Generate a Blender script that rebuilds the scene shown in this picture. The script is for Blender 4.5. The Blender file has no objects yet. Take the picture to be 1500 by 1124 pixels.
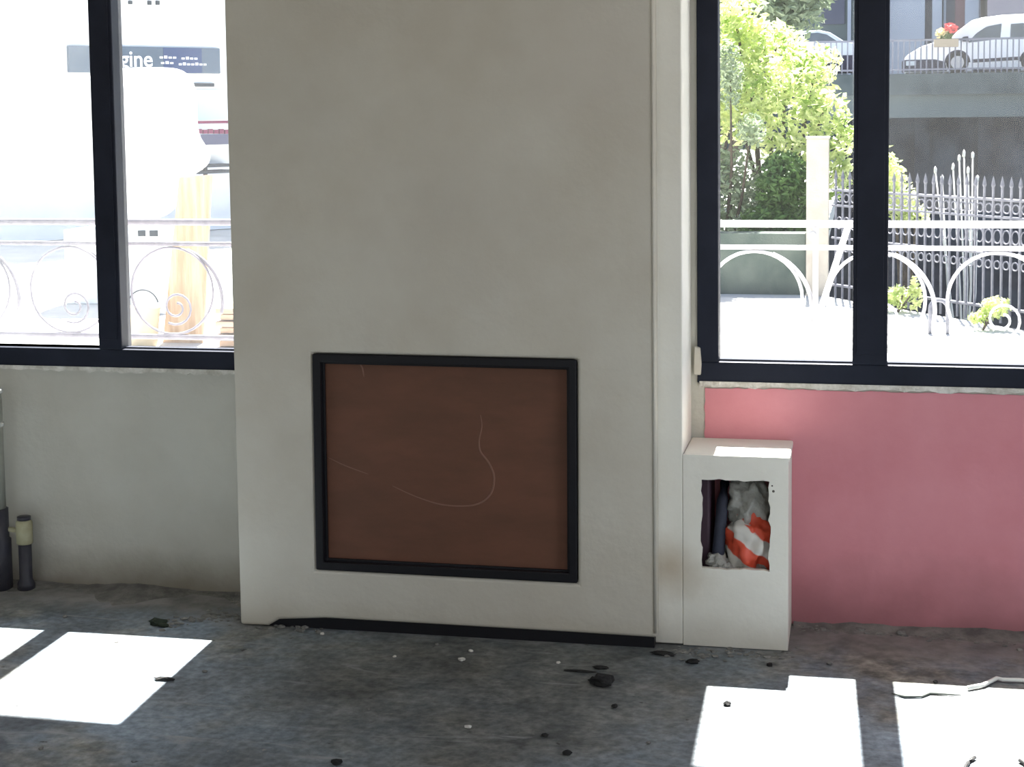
import bpy, bmesh, math, random
import numpy as np
from mathutils import Vector, Matrix, noise

random.seed(7)
SC = bpy.context.scene
COL = SC.collection

# ------------------------------------------------------------------ camera
F, CY = 2369.183, 360.1283
YAW, PITCH, ROLL = .2117, .083, -.0119
CAM = np.array([0, -4.9883, 1.6])
_c, _s = math.cos(YAW), math.sin(YAW)
_r0 = np.array([_c, _s, 0.0])
FW = np.array([-_s, _c, 0.0]) * math.cos(PITCH) + np.array([0, 0, -math.sin(PITCH)])
_u0 = np.cross(_r0, FW)
RT = _r0 * math.cos(ROLL) + _u0 * math.sin(ROLL)
UP = _u0 * math.cos(ROLL) - _r0 * math.sin(ROLL)
cd = bpy.data.cameras.new('camera'); cam = bpy.data.objects.new('camera', cd); COL.objects.link(cam)
cam.matrix_world = Matrix(((RT[0], UP[0], -FW[0], CAM[0]), (RT[1], UP[1], -FW[1], CAM[1]),
                           (RT[2], UP[2], -FW[2], CAM[2]), (0, 0, 0, 1)))
cd.sensor_width = 36; cd.lens = F * 36 / 1500; cd.shift_y = -(562 - CY) / 1500
cd.clip_end = 500; SC.camera = cam

# ------------------------------------------------------------------ light
SUN_EL, SUN_AZ = 1.0552, .0281
w = bpy.data.worlds.new('world'); SC.world = w; w.use_nodes = True
wn = w.node_tree; wn.nodes.clear()
wo = wn.nodes.new('ShaderNodeOutputWorld'); wb = wn.nodes.new('ShaderNodeBackground')
sk = wn.nodes.new('ShaderNodeTexSky'); sk.sky_type = 'NISHITA'; sk.sun_disc = False
sk.sun_elevation = SUN_EL; sk.sun_rotation = 0; sk.dust_density = 2.0; sk.air_density = 1.0; sk.ozone_density = 1.0
wb.inputs[1].default_value = .33
wn.links.new(sk.outputs[0], wb.inputs[0]); wn.links.new(wb.outputs[0], wo.inputs[0])
sd = bpy.data.lights.new('sun', 'SUN'); sd.energy = 38; sd.angle = .009; sd.color = (1, .97, .92)
sun = bpy.data.objects.new('sun', sd); COL.objects.link(sun)
sdir = Vector((math.sin(SUN_AZ) * math.cos(SUN_EL), -math.cos(SUN_AZ) * math.cos(SUN_EL), -math.sin(SUN_EL)))
sun.rotation_euler = sdir.to_track_quat('-Z', 'Y').to_euler()
for lx in (-2.9, .9):                       # added fill lamps set in two unseen openings behind the camera
    ad = bpy.data.lights.new('rear_fill', 'AREA'); ad.shape = 'RECTANGLE'; ad.size = 1.9; ad.size_y = 1.6
    ad.energy = 24; ad.color = (1, .95, .86)
    ao = bpy.data.objects.new('rear_fill', ad); COL.objects.link(ao)
    ao.location = (lx, -7.62, 1.6); ao.rotation_euler = (math.radians(90), 0, 0)
ad = bpy.data.lights.new('side_window_daylight', 'AREA'); ad.shape = 'RECTANGLE'; ad.size = 1.8; ad.size_y = 1.6   # daylight of the window in the right-hand wall
ad.energy = 38; ad.color = (.97, .97, 1)
ao = bpy.data.objects.new('side_window_daylight', ad); COL.objects.link(ao)
ao.location = (2.42, -2.6, 1.6); ao.rotation_euler = (math.radians(90), 0, math.radians(90))
SC.view_settings.view_transform = 'Standard'; SC.view_settings.look = 'None'
SC.view_settings.gamma = 1; SC.view_settings.use_curve_mapping = False
SC.view_settings.exposure = 0.0
try:
    SC.cycles.use_denoising = True; SC.cycles.max_bounces = 10; SC.cycles.diffuse_bounces = 6
    SC.cycles.transparent_max_bounces = 16; SC.cycles.caustics_reflective = False
    SC.cycles.sample_clamp_indirect = 6
except Exception:
    pass

# ------------------------------------------------------------------ helpers
def ray(px, py): return FW + RT * (px - 750) / F - UP * (py - CY) / F
def at(px, py, Y):
    d = ray(px, py); return Vector(CAM + d * ((Y - CAM[1]) / d[1]))
def ground(px, py, z=0.0):
    d = ray(px, py); return Vector(CAM + d * ((z - CAM[2]) / d[2]))

def srgb(r, g, b):
    f = lambda v: (v / 255 / 12.92) if v / 255 <= .04045 else ((v / 255 + .055) / 1.055) ** 2.4
    return (f(r), f(g), f(b))

MATS = {}
def mat(name, col, col2=None, scale=4, rough=.85, bump=0, bscale=60, spec=.3, metal=0, detail=6, contrast=(.35, .65), stretch=None, transl=0):
    m = bpy.data.materials.new(name); m.use_nodes = True; nt = m.node_tree
    b = nt.nodes['Principled BSDF']; out = nt.nodes['Material Output']
    b.inputs['Roughness'].default_value = rough; b.inputs['Metallic'].default_value = metal
    b.inputs['Specular IOR Level'].default_value = spec
    tc = nt.nodes.new('ShaderNodeTexCoord'); mp = nt.nodes.new('ShaderNodeMapping')
    nt.links.new(tc.outputs['Object'], mp.inputs[0])
    if stretch: mp.inputs['Scale'].default_value = stretch
    src = None
    if col2:
        n = nt.nodes.new('ShaderNodeTexNoise'); n.inputs['Scale'].default_value = scale; n.inputs['Detail'].default_value = detail
        n.inputs['Roughness'].default_value = .6
        nt.links.new(mp.outputs[0], n.inputs['Vector'])
        r = nt.nodes.new('ShaderNodeValToRGB'); r.color_ramp.elements[0].position = contrast[0]; r.color_ramp.elements[1].position = contrast[1]
        r.color_ramp.elements[0].color = (*col, 1); r.color_ramp.elements[1].color = (*col2, 1)
        nt.links.new(n.outputs[0], r.inputs[0]); nt.links.new(r.outputs[0], b.inputs['Base Color']); src = r
    else:
        b.inputs['Base Color'].default_value = (*col, 1)
    if bump:
        n2 = nt.nodes.new('ShaderNodeTexNoise'); n2.inputs['Scale'].default_value = bscale; n2.inputs['Detail'].default_value = 8
        nt.links.new(mp.outputs[0], n2.inputs['Vector'])
        bp = nt.nodes.new('ShaderNodeBump'); bp.inputs['Strength'].default_value = bump; bp.inputs['Distance'].default_value = .01
        nt.links.new(n2.outputs[0], bp.inputs['Height']); nt.links.new(bp.outputs[0], b.inputs['Normal'])
    if transl:
        t = nt.nodes.new('ShaderNodeBsdfTranslucent'); mx = nt.nodes.new('ShaderNodeMixShader'); mx.inputs[0].default_value = transl
        if src: nt.links.new(src.outputs[0], t.inputs[0])
        else: t.inputs[0].default_value = (*col, 1)
        nt.links.new(b.outputs[0], mx.inputs[1]); nt.links.new(t.outputs[0], mx.inputs[2]); nt.links.new(mx.outputs[0], out.inputs[0])
    MATS[name] = m; return m

class MB:
    def __init__(s): s.b = bmesh.new()
    def hexa(s, p):      # 8 points: bottom 4 ccw, top 4 ccw
        v = [s.b.verts.new(q) for q in p]
        for f in ((0, 3, 2, 1), (4, 5, 6, 7), (0, 1, 5, 4), (1, 2, 6, 5), (2, 3, 7, 6), (3, 0, 4, 7)):
            s.b.faces.new([v[i] for i in f])
        return s
    def box(s, x0, x1, y0, y1, z0, z1):
        return s.hexa([(x0, y0, z0), (x1, y0, z0), (x1, y1, z0), (x0, y1, z0), (x0, y0, z1), (x1, y0, z1), (x1, y1, z1), (x0, y1, z1)])
    def tube(s, pts, r, n=8, closed=False, flat=1.0):
        pts = [Vector(p) for p in pts]; rings = []; N = len(pts)
        rr = r if isinstance(r, (list, tuple)) else [r] * N
        for i, p in enumerate(pts):
            if closed: d = pts[(i + 1) % N] - pts[i - 1]
            else: d = pts[min(i + 1, N - 1)] - pts[max(i - 1, 0)]
            d.normalize()
            a = Vector((0, 1, 0)) if abs(d.y) < .9 else Vector((1, 0, 0))
            e1 = d.cross(a).normalized(); e2 = d.cross(e1).normalized()
            rings.append([s.b.verts.new(p + e1 * math.cos(t) * rr[i] + e2 * math.sin(t) * rr[i] * flat)
                          for t in [2 * math.pi * k / n for k in range(n)]])
        for i in range(N if closed else N - 1):
            A, B = rings[i], rings[(i + 1) % N]
            for k in range(n): s.b.faces.new((A[k], A[(k + 1) % n], B[(k + 1) % n], B[k]))
        if not closed:
            s.b.faces.new(rings[0][::-1]); s.b.faces.new(rings[-1])
        return s
    def lathe(s, c, prof, n=20):      # prof: (r, z)
        rings = [[s.b.verts.new((c[0] + r * math.cos(t), c[1] + r * math.sin(t), c[2] + z)) for t in [2 * math.pi * k / n for k in range(n)]] for r, z in prof]
        for A, B in zip(rings, rings[1:]):
            for k in range(n): s.b.faces.new((A[k], A[(k + 1) % n], B[(k + 1) % n], B[k]))
        s.b.faces.new(rings[0][::-1]); s.b.faces.new(rings[-1]); return s
    def prism(s, outline, depth, fn, holes=()):   # outline (u,v) -> fn(u,v,t), t in {0, depth}
        loops = [list(outline)] + [list(h) for h in holes]
        edges = []; fr = []
        for lp in loops:
            vs = [s.b.verts.new(fn(u, v, 0)) for u, v in lp]; fr.append(vs)
            for i in range(len(vs)): edges.append(s.b.edges.new((vs[i], vs[(i + 1) % len(vs)])))
        g = bmesh.ops.triangle_fill(s.b, use_beauty=True, use_dissolve=False, edges=edges)
        faces = [x for x in g['geom'] if isinstance(x, bmesh.types.BMFace)]
        bk = {}
        for lp, vs in zip(loops, fr):
            for (u, v), a in zip(lp, vs): bk[a] = s.b.verts.new(fn(u, v, depth))
        for f in faces: s.b.faces.new([bk[v] for v in reversed(f.verts)])
        for vs in fr:
            for i in range(len(vs)):
                a, b2 = vs[i], vs[(i + 1) % len(vs)]
                s.b.faces.new((a, b2, bk[b2], bk[a]))
        return s
    def quad(s, c, u, v):
        vs = [s.b.verts.new(c + a) for a in (-u * .5, v * -.5 + u * .1, u * .5, v * .5 + u * .1)]
        s.b.faces.new(vs)
        return s
    def build(s, name, m, parent=None, bevel=0, smooth=False, seg=2, recalc=True):
        if recalc: bmesh.ops.recalc_face_normals(s.b, faces=s.b.faces)
        me = bpy.data.meshes.new(name); s.b.to_mesh(me); s.b.free()
        if smooth:
            for p in me.polygons: p.use_smooth = True
        o = bpy.data.objects.new(name, me); COL.objects.link(o)
        me.materials.append(m)
        if parent: o.parent = parent; o.matrix_parent_inverse = Matrix.Translation(-Vector(parent_loc(parent)))
        if bevel:
            md = o.modifiers.new('bevel', 'BEVEL'); md.width = bevel; md.segments = seg; md.limit_method = 'ANGLE'; md.angle_limit = math.radians(40)
        return o

def parent_loc(o):
    return Vector((0, 0, 0)) if o.parent else Vector(o.location)
def tag(o, label=None, cat=None, group=None, kind=None):
    for k, v in (('label', label), ('category', cat), ('group', group), ('kind', kind)):
        if v: o[k] = v
    return o
def thing(name, label, cat, loc=(0, 0, 0), group=None):
    o = bpy.data.objects.new(name, None); COL.objects.link(o); o.location = loc
    o.empty_display_size = .1
    return tag(o, label, cat, group)
def struct(o): o['kind'] = 'structure'; return o
def blob(mb, c, rx, ry, rz, amp=.2, fr=3, sub=3, seed=0):
    g = bmesh.ops.create_icosphere(mb.b, subdivisions=sub, radius=1)
    for v in g['verts']:
        n = v.co.normalized(); k = 1 + amp * noise.noise(n * fr + Vector((seed * 7.3, seed, 0)))+ amp*.4 * noise.noise(n * fr*2.7 + Vector((seed * 3.3, 1, seed)))
        v.co = Vector((c[0] + n.x * rx * k, c[1] + n.y * ry * k, c[2] + n.z * rz * k))
    return mb
def arc(cx, cz, r, a0, a1, y, n=24):
    return [(cx + r * math.cos(math.radians(a0 + (a1 - a0) * i / n)), y, cz + r * math.sin(math.radians(a0 + (a1 - a0) * i / n))) for i in range(n + 1)]

# ------------------------------------------------------------------ materials
PL = mat('grey_plaster', (.455, .44, .39), (.52, .51, .46), 2.5, bump=.25, bscale=45)
PLW = mat('white_plaster', (.525, .49, .42), (.585, .56, .495), 3, bump=.15, bscale=40)
PLB = mat('boxing_plaster', (.74, .72, .65), (.80, .785, .725), 3, bump=.15, bscale=40)
PLR = mat('rough_plaster_edge', (.45, .43, .38), (.72, .70, .66), 25, bump=.6, bscale=90)
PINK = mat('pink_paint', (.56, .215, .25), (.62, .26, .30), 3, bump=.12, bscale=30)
FRM = mat('navy_aluminium', (.010, .013, .024), (.015, .019, .034), 6, rough=.5, spec=.2)
BLK = mat('black_frame_paint', (.006, .006, .009), rough=.5)
BRN = mat('brown_cardboard', (.125, .058, .036), (.16, .07, .044), 5, rough=.6, stretch=(1, 1, 3))
SCF = mat('pale_line', (.24, .13, .095), rough=.8)
CEIL = mat('ceiling_white', (.7, .69, .66), (.62, .6, .57), 1.2)
INW = mat('inner_wall', (.5, .48, .42), (.56, .53, .47), 1.5)

def dirt_and_tone(m, parts):
    """dusty splash at the plaster foot, darker tone at the pink foot, brown blotches: (axis-box centre, radius, colour)"""
    nt = m.node_tree; b = nt.nodes['Principled BSDF']; L = nt.links.new; cur = b.inputs['Base Color'].links[0].from_socket
    tc = nt.nodes.new('ShaderNodeTexCoord'); n = nt.nodes.new('ShaderNodeTexNoise'); n.inputs['Scale'].default_value = 7; n.inputs['Detail'].default_value = 8; L(tc.outputs['Object'], n.inputs[0])
    for kind, a, c, col, amt in parts:
        if kind == 'foot':
            sp = nt.nodes.new('ShaderNodeSeparateXYZ'); L(tc.outputs['Object'], sp.inputs[0]); v = sp.outputs[2]; lo, hi_ = a, c
        else:
            d = nt.nodes.new('ShaderNodeVectorMath'); d.operation = 'DISTANCE'; L(tc.outputs['Object'], d.inputs[0]); d.inputs[1].default_value = a; v = d.outputs['Value']; lo, hi_ = 0, c
        ad = nt.nodes.new('ShaderNodeMath'); ad.operation = 'MULTIPLY_ADD'; L(n.outputs[0], ad.inputs[0]); ad.inputs[1].default_value = (hi_ - lo) * .9; L(v, ad.inputs[2])
        mr = nt.nodes.new('ShaderNodeMapRange'); mr.inputs[1].default_value = lo + (hi_ - lo) * .4; mr.inputs[2].default_value = hi_ * 1.35; mr.inputs[3].default_value = amt; mr.inputs[4].default_value = 0; L(ad.outputs[0], mr.inputs[0])
        x = nt.nodes.new('ShaderNodeMixRGB'); L(mr.outputs[0], x.inputs[0]); L(cur, x.inputs[1]); x.inputs[2].default_value = (*col, 1); cur = x.outputs[0]
    L(cur, b.inputs['Base Color'])
dirt_and_tone(PL, [('foot', 0, .16, (.20, .17, .13), .8)])
dirt_and_tone(PINK, [('foot', 0, .26, (.27, .115, .125), .75)])  # pink coat grades to darker maroon towards the bottom
dirt_and_tone(PLB, [('foot', 0, .10, (.46, .43, .36), .5), ('spot', (-.545, -.27, .24), .13, (.42, .34, .24), .75), ('spot', (-.46, -.27, .20), .08, (.50, .44, .35), .4)])
dirt_and_tone(PLW, [('foot', 0, .10, (.42, .38, .30), .5), ('spot', (-.545, -.27, .24), .10, (.42, .36, .27), .6), ('spot', (-.46, -.27, .20), .07, (.44, .38, .30), .4),
            ('spot', (-1.2, -.315, 1.30), .45, (.50, .47, .42), .5), ('spot', (-.75, -.315, 1.75), .35, (.52, .48, .43), .5), ('spot', (-1.7, -.315, 1.7), .4, (.52, .50, .45), .4)])

def floor_mat():
    m = bpy.data.materials.new('concrete_floor'); m.use_nodes = True; nt = m.node_tree; b = nt.nodes['Principled BSDF']
    tc = nt.nodes.new('ShaderNodeTexCoord'); L = nt.links.new
    def nz(scale, detail=8, sc=(1, 1, 1), dist=0, rough=.6):
        mp = nt.nodes.new('ShaderNodeMapping'); mp.inputs['Scale'].default_value = sc; L(tc.outputs['Object'], mp.inputs[0])
        n = nt.nodes.new('ShaderNodeTexNoise'); n.inputs['Scale'].default_value = scale; n.inputs['Detail'].default_value = detail
        n.inputs['Distortion'].default_value = dist; n.inputs['Roughness'].default_value = rough; L(mp.outputs[0], n.inputs[0]); return n.outputs[0]
    def ramp(src, a, b2, ca, cb):
        r = nt.nodes.new('ShaderNodeValToRGB'); e = r.color_ramp.elements; e[0].position = a; e[1].position = b2; e[0].color = (*ca, 1); e[1].color = (*cb, 1)
        L(src, r.inputs[0]); return r.outputs[0]
    def mix(f, a, b2):
        x = nt.nodes.new('ShaderNodeMixRGB'); 
        if isinstance(f, float): x.inputs[0].default_value = f
        else: L(f, x.inputs[0])
        for i, q in ((1, a), (2, b2)):
            if isinstance(q, tuple): x.inputs[i].default_value = (*q, 1)
            else: L(q, x.inputs[i])
        return x.outputs[0]
    base = ramp(nz(2.2, 9), .36, .66, (.078, .092, .106), (.255, .315, .38))
    warm = ramp(nz(1.3, 6), .5, .62, (0, 0, 0), (1, 1, 1))
    c = mix(warm, base, ramp(nz(12, 9), .38, .66, (.075, .075, .066), (.30, .29, .25)))
    dd = nt.nodes.new('ShaderNodeVectorMath'); dd.operation = 'DISTANCE'; L(tc.outputs['Object'], dd.inputs[0]); dd.inputs[1].default_value = (-1.05, -.75, 0)
    da = nt.nodes.new('ShaderNodeMath'); da.operation = 'MULTIPLY_ADD'; L(nz(2.6, 8), da.inputs[0]); da.inputs[1].default_value = .9; L(dd.outputs['Value'], da.inputs[2])
    dm = nt.nodes.new('ShaderNodeMapRange'); dm.inputs[1].default_value = .85; dm.inputs[2].default_value = 1.35; dm.inputs[3].default_value = .75; dm.inputs[4].default_value = 0; L(da.outputs[0], dm.inputs[0])
    c = mix(dm.outputs[0], c, ramp(nz(10, 10), .36, .68, (.055, .057, .05), (.20, .195, .17)))     # darker, warmer area before the hearth
    fine = ramp(nz(38, 6), .36, .66, (.62, .62, .62), (1.45, 1.45, 1.42))
    mu = nt.nodes.new('ShaderNodeMixRGB'); mu.blend_type = 'MULTIPLY'; mu.inputs[0].default_value = .8; L(c, mu.inputs[1]); L(fine, mu.inputs[2]); c = mu.outputs[0]
    streak = ramp(nz(5, 8, (.5, 2.6, 1), 1.2), .60, .70, (0, 0, 0), (1, 1, 1))
    c = mix(streak, c, (.27, .28, .28))
    pit = ramp(nz(18, 6), .66, .71, (0, 0, 0), (1, 1, 1))
    c = mix(pit, c, (.025, .024, .022))
    crumb = ramp(nz(34, 4), .70, .73, (0, 0, 0), (1, 1, 1))
    c = mix(crumb, c, (.26, .25, .22))
    # dusty layer that gathered along the wall
    sx = nt.nodes.new('ShaderNodeSeparateXYZ'); L(tc.outputs['Object'], sx.inputs[0])
    ad = nt.nodes.new('ShaderNodeMath'); ad.operation = 'MULTIPLY_ADD'; L(nz(5, 6), ad.inputs[0]); ad.inputs[1].default_value = .5; L(sx.outputs[1], ad.inputs[2])
    mr = nt.nodes.new('ShaderNodeMapRange'); mr.inputs[1].default_value = -.12; mr.inputs[2].default_value = .14; L(ad.outputs[0], mr.inputs[0])
    c = mix(mr.outputs[0], c, ramp(nz(9, 8), .35, .65, (.13, .128, .125), (.27, .26, .25)))
    L(c, b.inputs['Base Color']); b.inputs['Roughness'].default_value = .62; b.inputs['Specular IOR Level'].default_value = .35
    bp = nt.nodes.new('ShaderNodeBump'); bp.inputs['Strength'].default_value = .5; bp.inputs['Distance'].default_value = .012
    L(nz(16, 10), bp.inputs['Height']); L(bp.outputs[0], b.inputs['Normal'])
    return m
FLOOR = floor_mat()

def glass_mat(name, veil):  # translucent share of the pane stands in for veiling glare
    m = bpy.data.materials.new(name); m.use_nodes = True; nt = m.node_tree; nt.nodes.remove(nt.nodes['Principled BSDF'])
    out = nt.nodes['Material Output']; L = nt.links.new
    t = nt.nodes.new('ShaderNodeBsdfTransparent'); t.inputs[0].default_value = (.985, .99, .99, 1)
    g = nt.nodes.new('ShaderNodeBsdfGlossy'); g.inputs['Roughness'].default_value = .02
    d = nt.nodes.new('ShaderNodeBsdfTranslucent'); d.inputs[0].default_value = (.95, .97, 1, 1)
    a = nt.nodes.new('ShaderNodeMixShader'); b = nt.nodes.new('ShaderNodeMixShader')
    n = nt.nodes.new('ShaderNodeTexNoise'); n.inputs['Scale'].default_value = 3; n.inputs['Detail'].default_value = 8
    tc = nt.nodes.new('ShaderNodeTexCoord'); L(tc.outputs['Object'], n.inputs[0])
    mr = nt.nodes.new('ShaderNodeMapRange'); mr.inputs[1].default_value = .3; mr.inputs[2].default_value = .7
    mr.inputs[3].default_value = veil * .7; mr.inputs[4].default_value = veil * 1.3; L(n.outputs[0], mr.inputs[0])
    a.inputs[0].default_value = .02; L(t.outputs[0], a.inputs[1]); L(g.outputs[0], a.inputs[2])
    L(mr.outputs[0], b.inputs[0]); L(a.outputs[0], b.inputs[1]); L(d.outputs[0], b.inputs[2]); L(b.outputs[0], out.inputs[0])
    return m
GL1 = glass_mat('glare_veil_glass', .012); GL2 = glass_mat('window_glass', .0035)

# ================================================================== SETTING
X0, X1, Y0, ZC = -4.3, 2.4, -7.6, 2.9
TB = 2.36                     # top of window openings
mb = MB()
mb.box(X0, X1, Y0, .25, -.2, 0); struct(mb.build('floor', FLOOR))
struct(MB().box(X0, X1, Y0, .25, ZC, ZC + .2).build('ceiling', CEIL))
struct(MB().box(X0 - .2, X0, Y0, .25, 0, ZC).build('wall_left', INW))
struct(MB().box(X1, X1 + .2, Y0, -3.5, 0, ZC).box(X1, X1 + .2, -1.7, .25, 0, ZC).box(X1, X1 + .2, -3.5, -1.7, 0, .8).box(X1, X1 + .2, -3.5, -1.7, 2.4, ZC).build('wall_right', INW))
m = MB()
for a, b in ((X0, -3.85), (-1.95, -.05), (1.85, X1)): m.box(a, b, Y0 - .2, Y0, 0, ZC)
for a, b in ((-3.85, -1.95), (-.05, 1.85)):
    m.box(a, b, Y0 - .2, Y0, 0, .8); m.box(a, b, Y0 - .2, Y0, 2.4, ZC)
struct(m.build('wall_back', INW))

# front wall in three masses + lintel
wf = struct(MB().box(X0, -1.87, 0, .12, 0, .752).box(-1.87, -.4875, 0, .12, 0, ZC).box(-.4875, X1, 0, .12, 0, .752)
            .box(X0, -1.87, 0, .12, TB, ZC).box(-.4875, X1, 0, .12, TB, ZC).box(X0, -4.1, 0, .12, .752, TB).box(1.55, X1, 0, .12, .752, TB).build('wall_front', PL))
# pink paint coat with a torn edge
def ragged(pts, amp, step, rnd):
    out = []
    for i in range(len(pts)):
        a = Vector(pts[i]); b = Vector(pts[(i + 1) % len(pts)]); n = max(1, int((b - a).length / step))
        nn = Vector((-(b - a).y, (b - a).x)).normalized() if (b - a).length else Vector((0, 0))
        for k in range(n):
            j = rnd.uniform(-amp, amp) if k else 0
            out.append(tuple(a + (b - a) * k / n + nn * j))
    return out
rnd = random.Random(3)
pz = at(1300, 573, 0).z; px0 = at(1031, 620, 0).x
outl = ragged([(px0, .0), (X1 - .01, .0), (X1 - .01, pz), (px0 + .004, pz - .003)], .0025, .02, rnd)
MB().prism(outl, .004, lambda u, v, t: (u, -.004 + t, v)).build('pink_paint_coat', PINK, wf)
# torn plaster lips under the window frames
def lip(xa, xb, z, seed):
    r = random.Random(seed); top = []; bot = []; x = xa
    while x < xb:
        top.append((x, z + .006)); bot.append((x, z - .006 - (r.random() ** 2) * .010)); x += r.uniform(.012, .03)
    return MB().prism(top + bot[::-1], .012, lambda u, v, t: (u, -.012 + t, v))
lip(X0, -1.9, .752, 1).build('plaster_lip', PLR, wf)
lip(-.48, 2.3, .752, 2).build('plaster_lip', PLR, wf)
c = at(1023, 528, -.01)
m = MB(); m.prism([(c.x - .014, c.z - .045), (c.x + .008, c.z - .045), (c.x + .010, c.z - .01), (c.x + .006, c.z + .04), (c.x - .012, c.z + .045)], .018, lambda u, v, t: (u, -.018 + t, v))
m.build('plaster_chip', PLW, wf, bevel=.003)
# dusty mortar build-up at the foot of the wall
def skirt(name, xa, xb, y0, w, h, seed, mt):
    r = random.Random(seed); b = bmesh.new(); n = int((xb - xa) / .03); rows = []
    for i in range(n + 1):
        x = xa + (xb - xa) * i / n; k = .6 + .8 * noise.noise(Vector((x * 4, seed, 0))) + r.uniform(-.1, .1); k = max(.15, k)
        rows.append([b.verts.new((x, y0, h * k * 1.6)), b.verts.new((x, y0 - w * .35 * k, h * k)), b.verts.new((x, y0 - w * .7 * k, h * .4 * k)), b.verts.new((x, y0 - w * k, -.002))])
    for A, B in zip(rows, rows[1:]):
        for k in range(3): b.faces.new((A[k], A[k + 1], B[k + 1], B[k]))
    q = MB(); q.b.free(); q.b = b
    return struct(q.build(name, mt, recalc=True))
DUST = mat('wall_foot_dust', (.12, .115, .11), (.24, .23, .215), 14, bump=.8, bscale=60)
skirt('baseboard_left', X0 + .01, -1.9, 0, .20, .010, 5, DUST)
skirt('baseboard_right', -.19, X1 - .01, -.004, .12, .016, 9, DUST)
LEDGE = mat('screed_edge', (.10, .115, .125), (.22, .23, .23), 12, bump=.6)

# ---- windows
def window(name, xa, xb, zb, mull, glass, side):
    t = struct(bpy.data.objects.new(name, None)); COL.objects.link(t)
    D = .07
    fw = .066
    MB().box(xa, xb, -.008, D, zb, zb + .067).build('bottom_rail', FRM, t, bevel=.004)
    MB().box(xa, xb, -.008, D, 2.15, TB).build('top_rail', FRM, t, bevel=.004)
    MB().box(xa, xa + fw, -.008, D, zb + .067, 2.15).build('jamb', FRM, t, bevel=.004)
    MB().box(xb - fw, xb, -.008, D, zb + .067, 2.15).build('jamb', FRM, t, bevel=.004)
    for a, b, dep in mull:
        MB().box(a, b, -.010, dep, zb + .067, 2.15).build('mullion', FRM, t, bevel=.004)
        MB().box(a + .012, b - .012, -.014, -.010, zb + .10, 2.12).build('cover_strip', FRM, t, bevel=.0015)
    xs = [xa + fw] + [q for a, b, _ in mull for q in (a, b)] + [xb - fw]
    for i in range(0, len(xs), 2):
        g = MB().box(xs[i], xs[i + 1], .040, .044, zb + .067, 2.15).build('pane', glass, t)
        MB().box(xs[i], xs[i + 1], .018, .046, zb + .067, zb + .072).build('glazing_bead', FRM, t)
    return t
window('window_1', -4.1, -1.87, .752, ((-2.495, -2.412, .07), (-3.40, -3.30, .085)), GL1, 0)
window('window_2', -.487, 1.55, .752, ((-.016, .088, .07), (.86, .95, .07)), GL2, 1)

# outer ground, terrace
PAVE = mat('sunlit_paving', (.5, .49, .46), (.6, .59, .56), 1.5, rough=.9)
ROADM = mat('low_ground_dark', (.05, .06, .065), (.09, .10, .10), .5)
struct(MB().box(-60, 14, .12, 6.5, -.3, -.01).box(-60, -.42, 6.5, 60, -.3, -.01)
       .hexa([(-.42, 6.5, -.3), (1.55, 6.5, -.3), (-.30, 9.05, -.3), (-.42, 9.05, -.3), (-.42, 6.5, -.01), (1.55, 6.5, -.01), (-.30, 9.05, -.01), (-.42, 9.05, -.01)])
       .build('ground_terrace', PAVE))
struct(MB().box(-.4, 60, 6, 120, -5.2, -5).build('ground_lower', ROADM))

# ================================================================== CHIMNEY BREAST
YB, YX = -.315, -.266
bxL, bxR = -1.8903, -.5774
kx1, kx2, kz = -.5059, -.1965, .5803
cb = thing('chimney_breast', 'grey-white plastered chimney breast projecting between the two windows, with a brown boarded opening', 'fireplace', (-1.23, -.3, 0))
q = [at(457, 518, YB), at(845, 527, YB), at(846, 855, YB), at(463, 835, YB)]
hole = [(p.x, p.z) for p in q]
bl = at(352, 898, YB); br = at(963, 936, YB); ml = at(400, 901, YB)
casing = MB().prism([(bxL, .001), (bxL + .09, .003), (bxL + .125, .024), (bxL + .28, .037), (bxR - .25, .036), (bxR, .034), (bxR, ZC - .001), (bxL, ZC - .001)], .055, lambda u, v, t: (u, YB + t, v), [hole])
casing.build('front_casing', PLW, cb, bevel=.011, seg=3)
MB().box(bxL, bxL + .02, YB + .0555, -.001, .004, ZC - .002).box(bxL + .02, kx1, YX, YX + .02, .004, ZC - .002).box(kx1 - .02, kx1, YX + .02, -.001, .004, ZC - .002).build('inner_body', PLB, cb, bevel=.004)
MB().box(bxL + .02, bxR - .01, YB + .012, YB + .05, .0005, .035).build('plinth', BLK, cb)  # black strip painted in for the shadow gap under the casing
# corner bead
MB().tube([(bxR - .006, YB - .0005, .05), (bxR - .006, YB - .0005, ZC - .01)], .0045, 8).build('corner_bead', PLW, cb, smooth=True)
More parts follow.
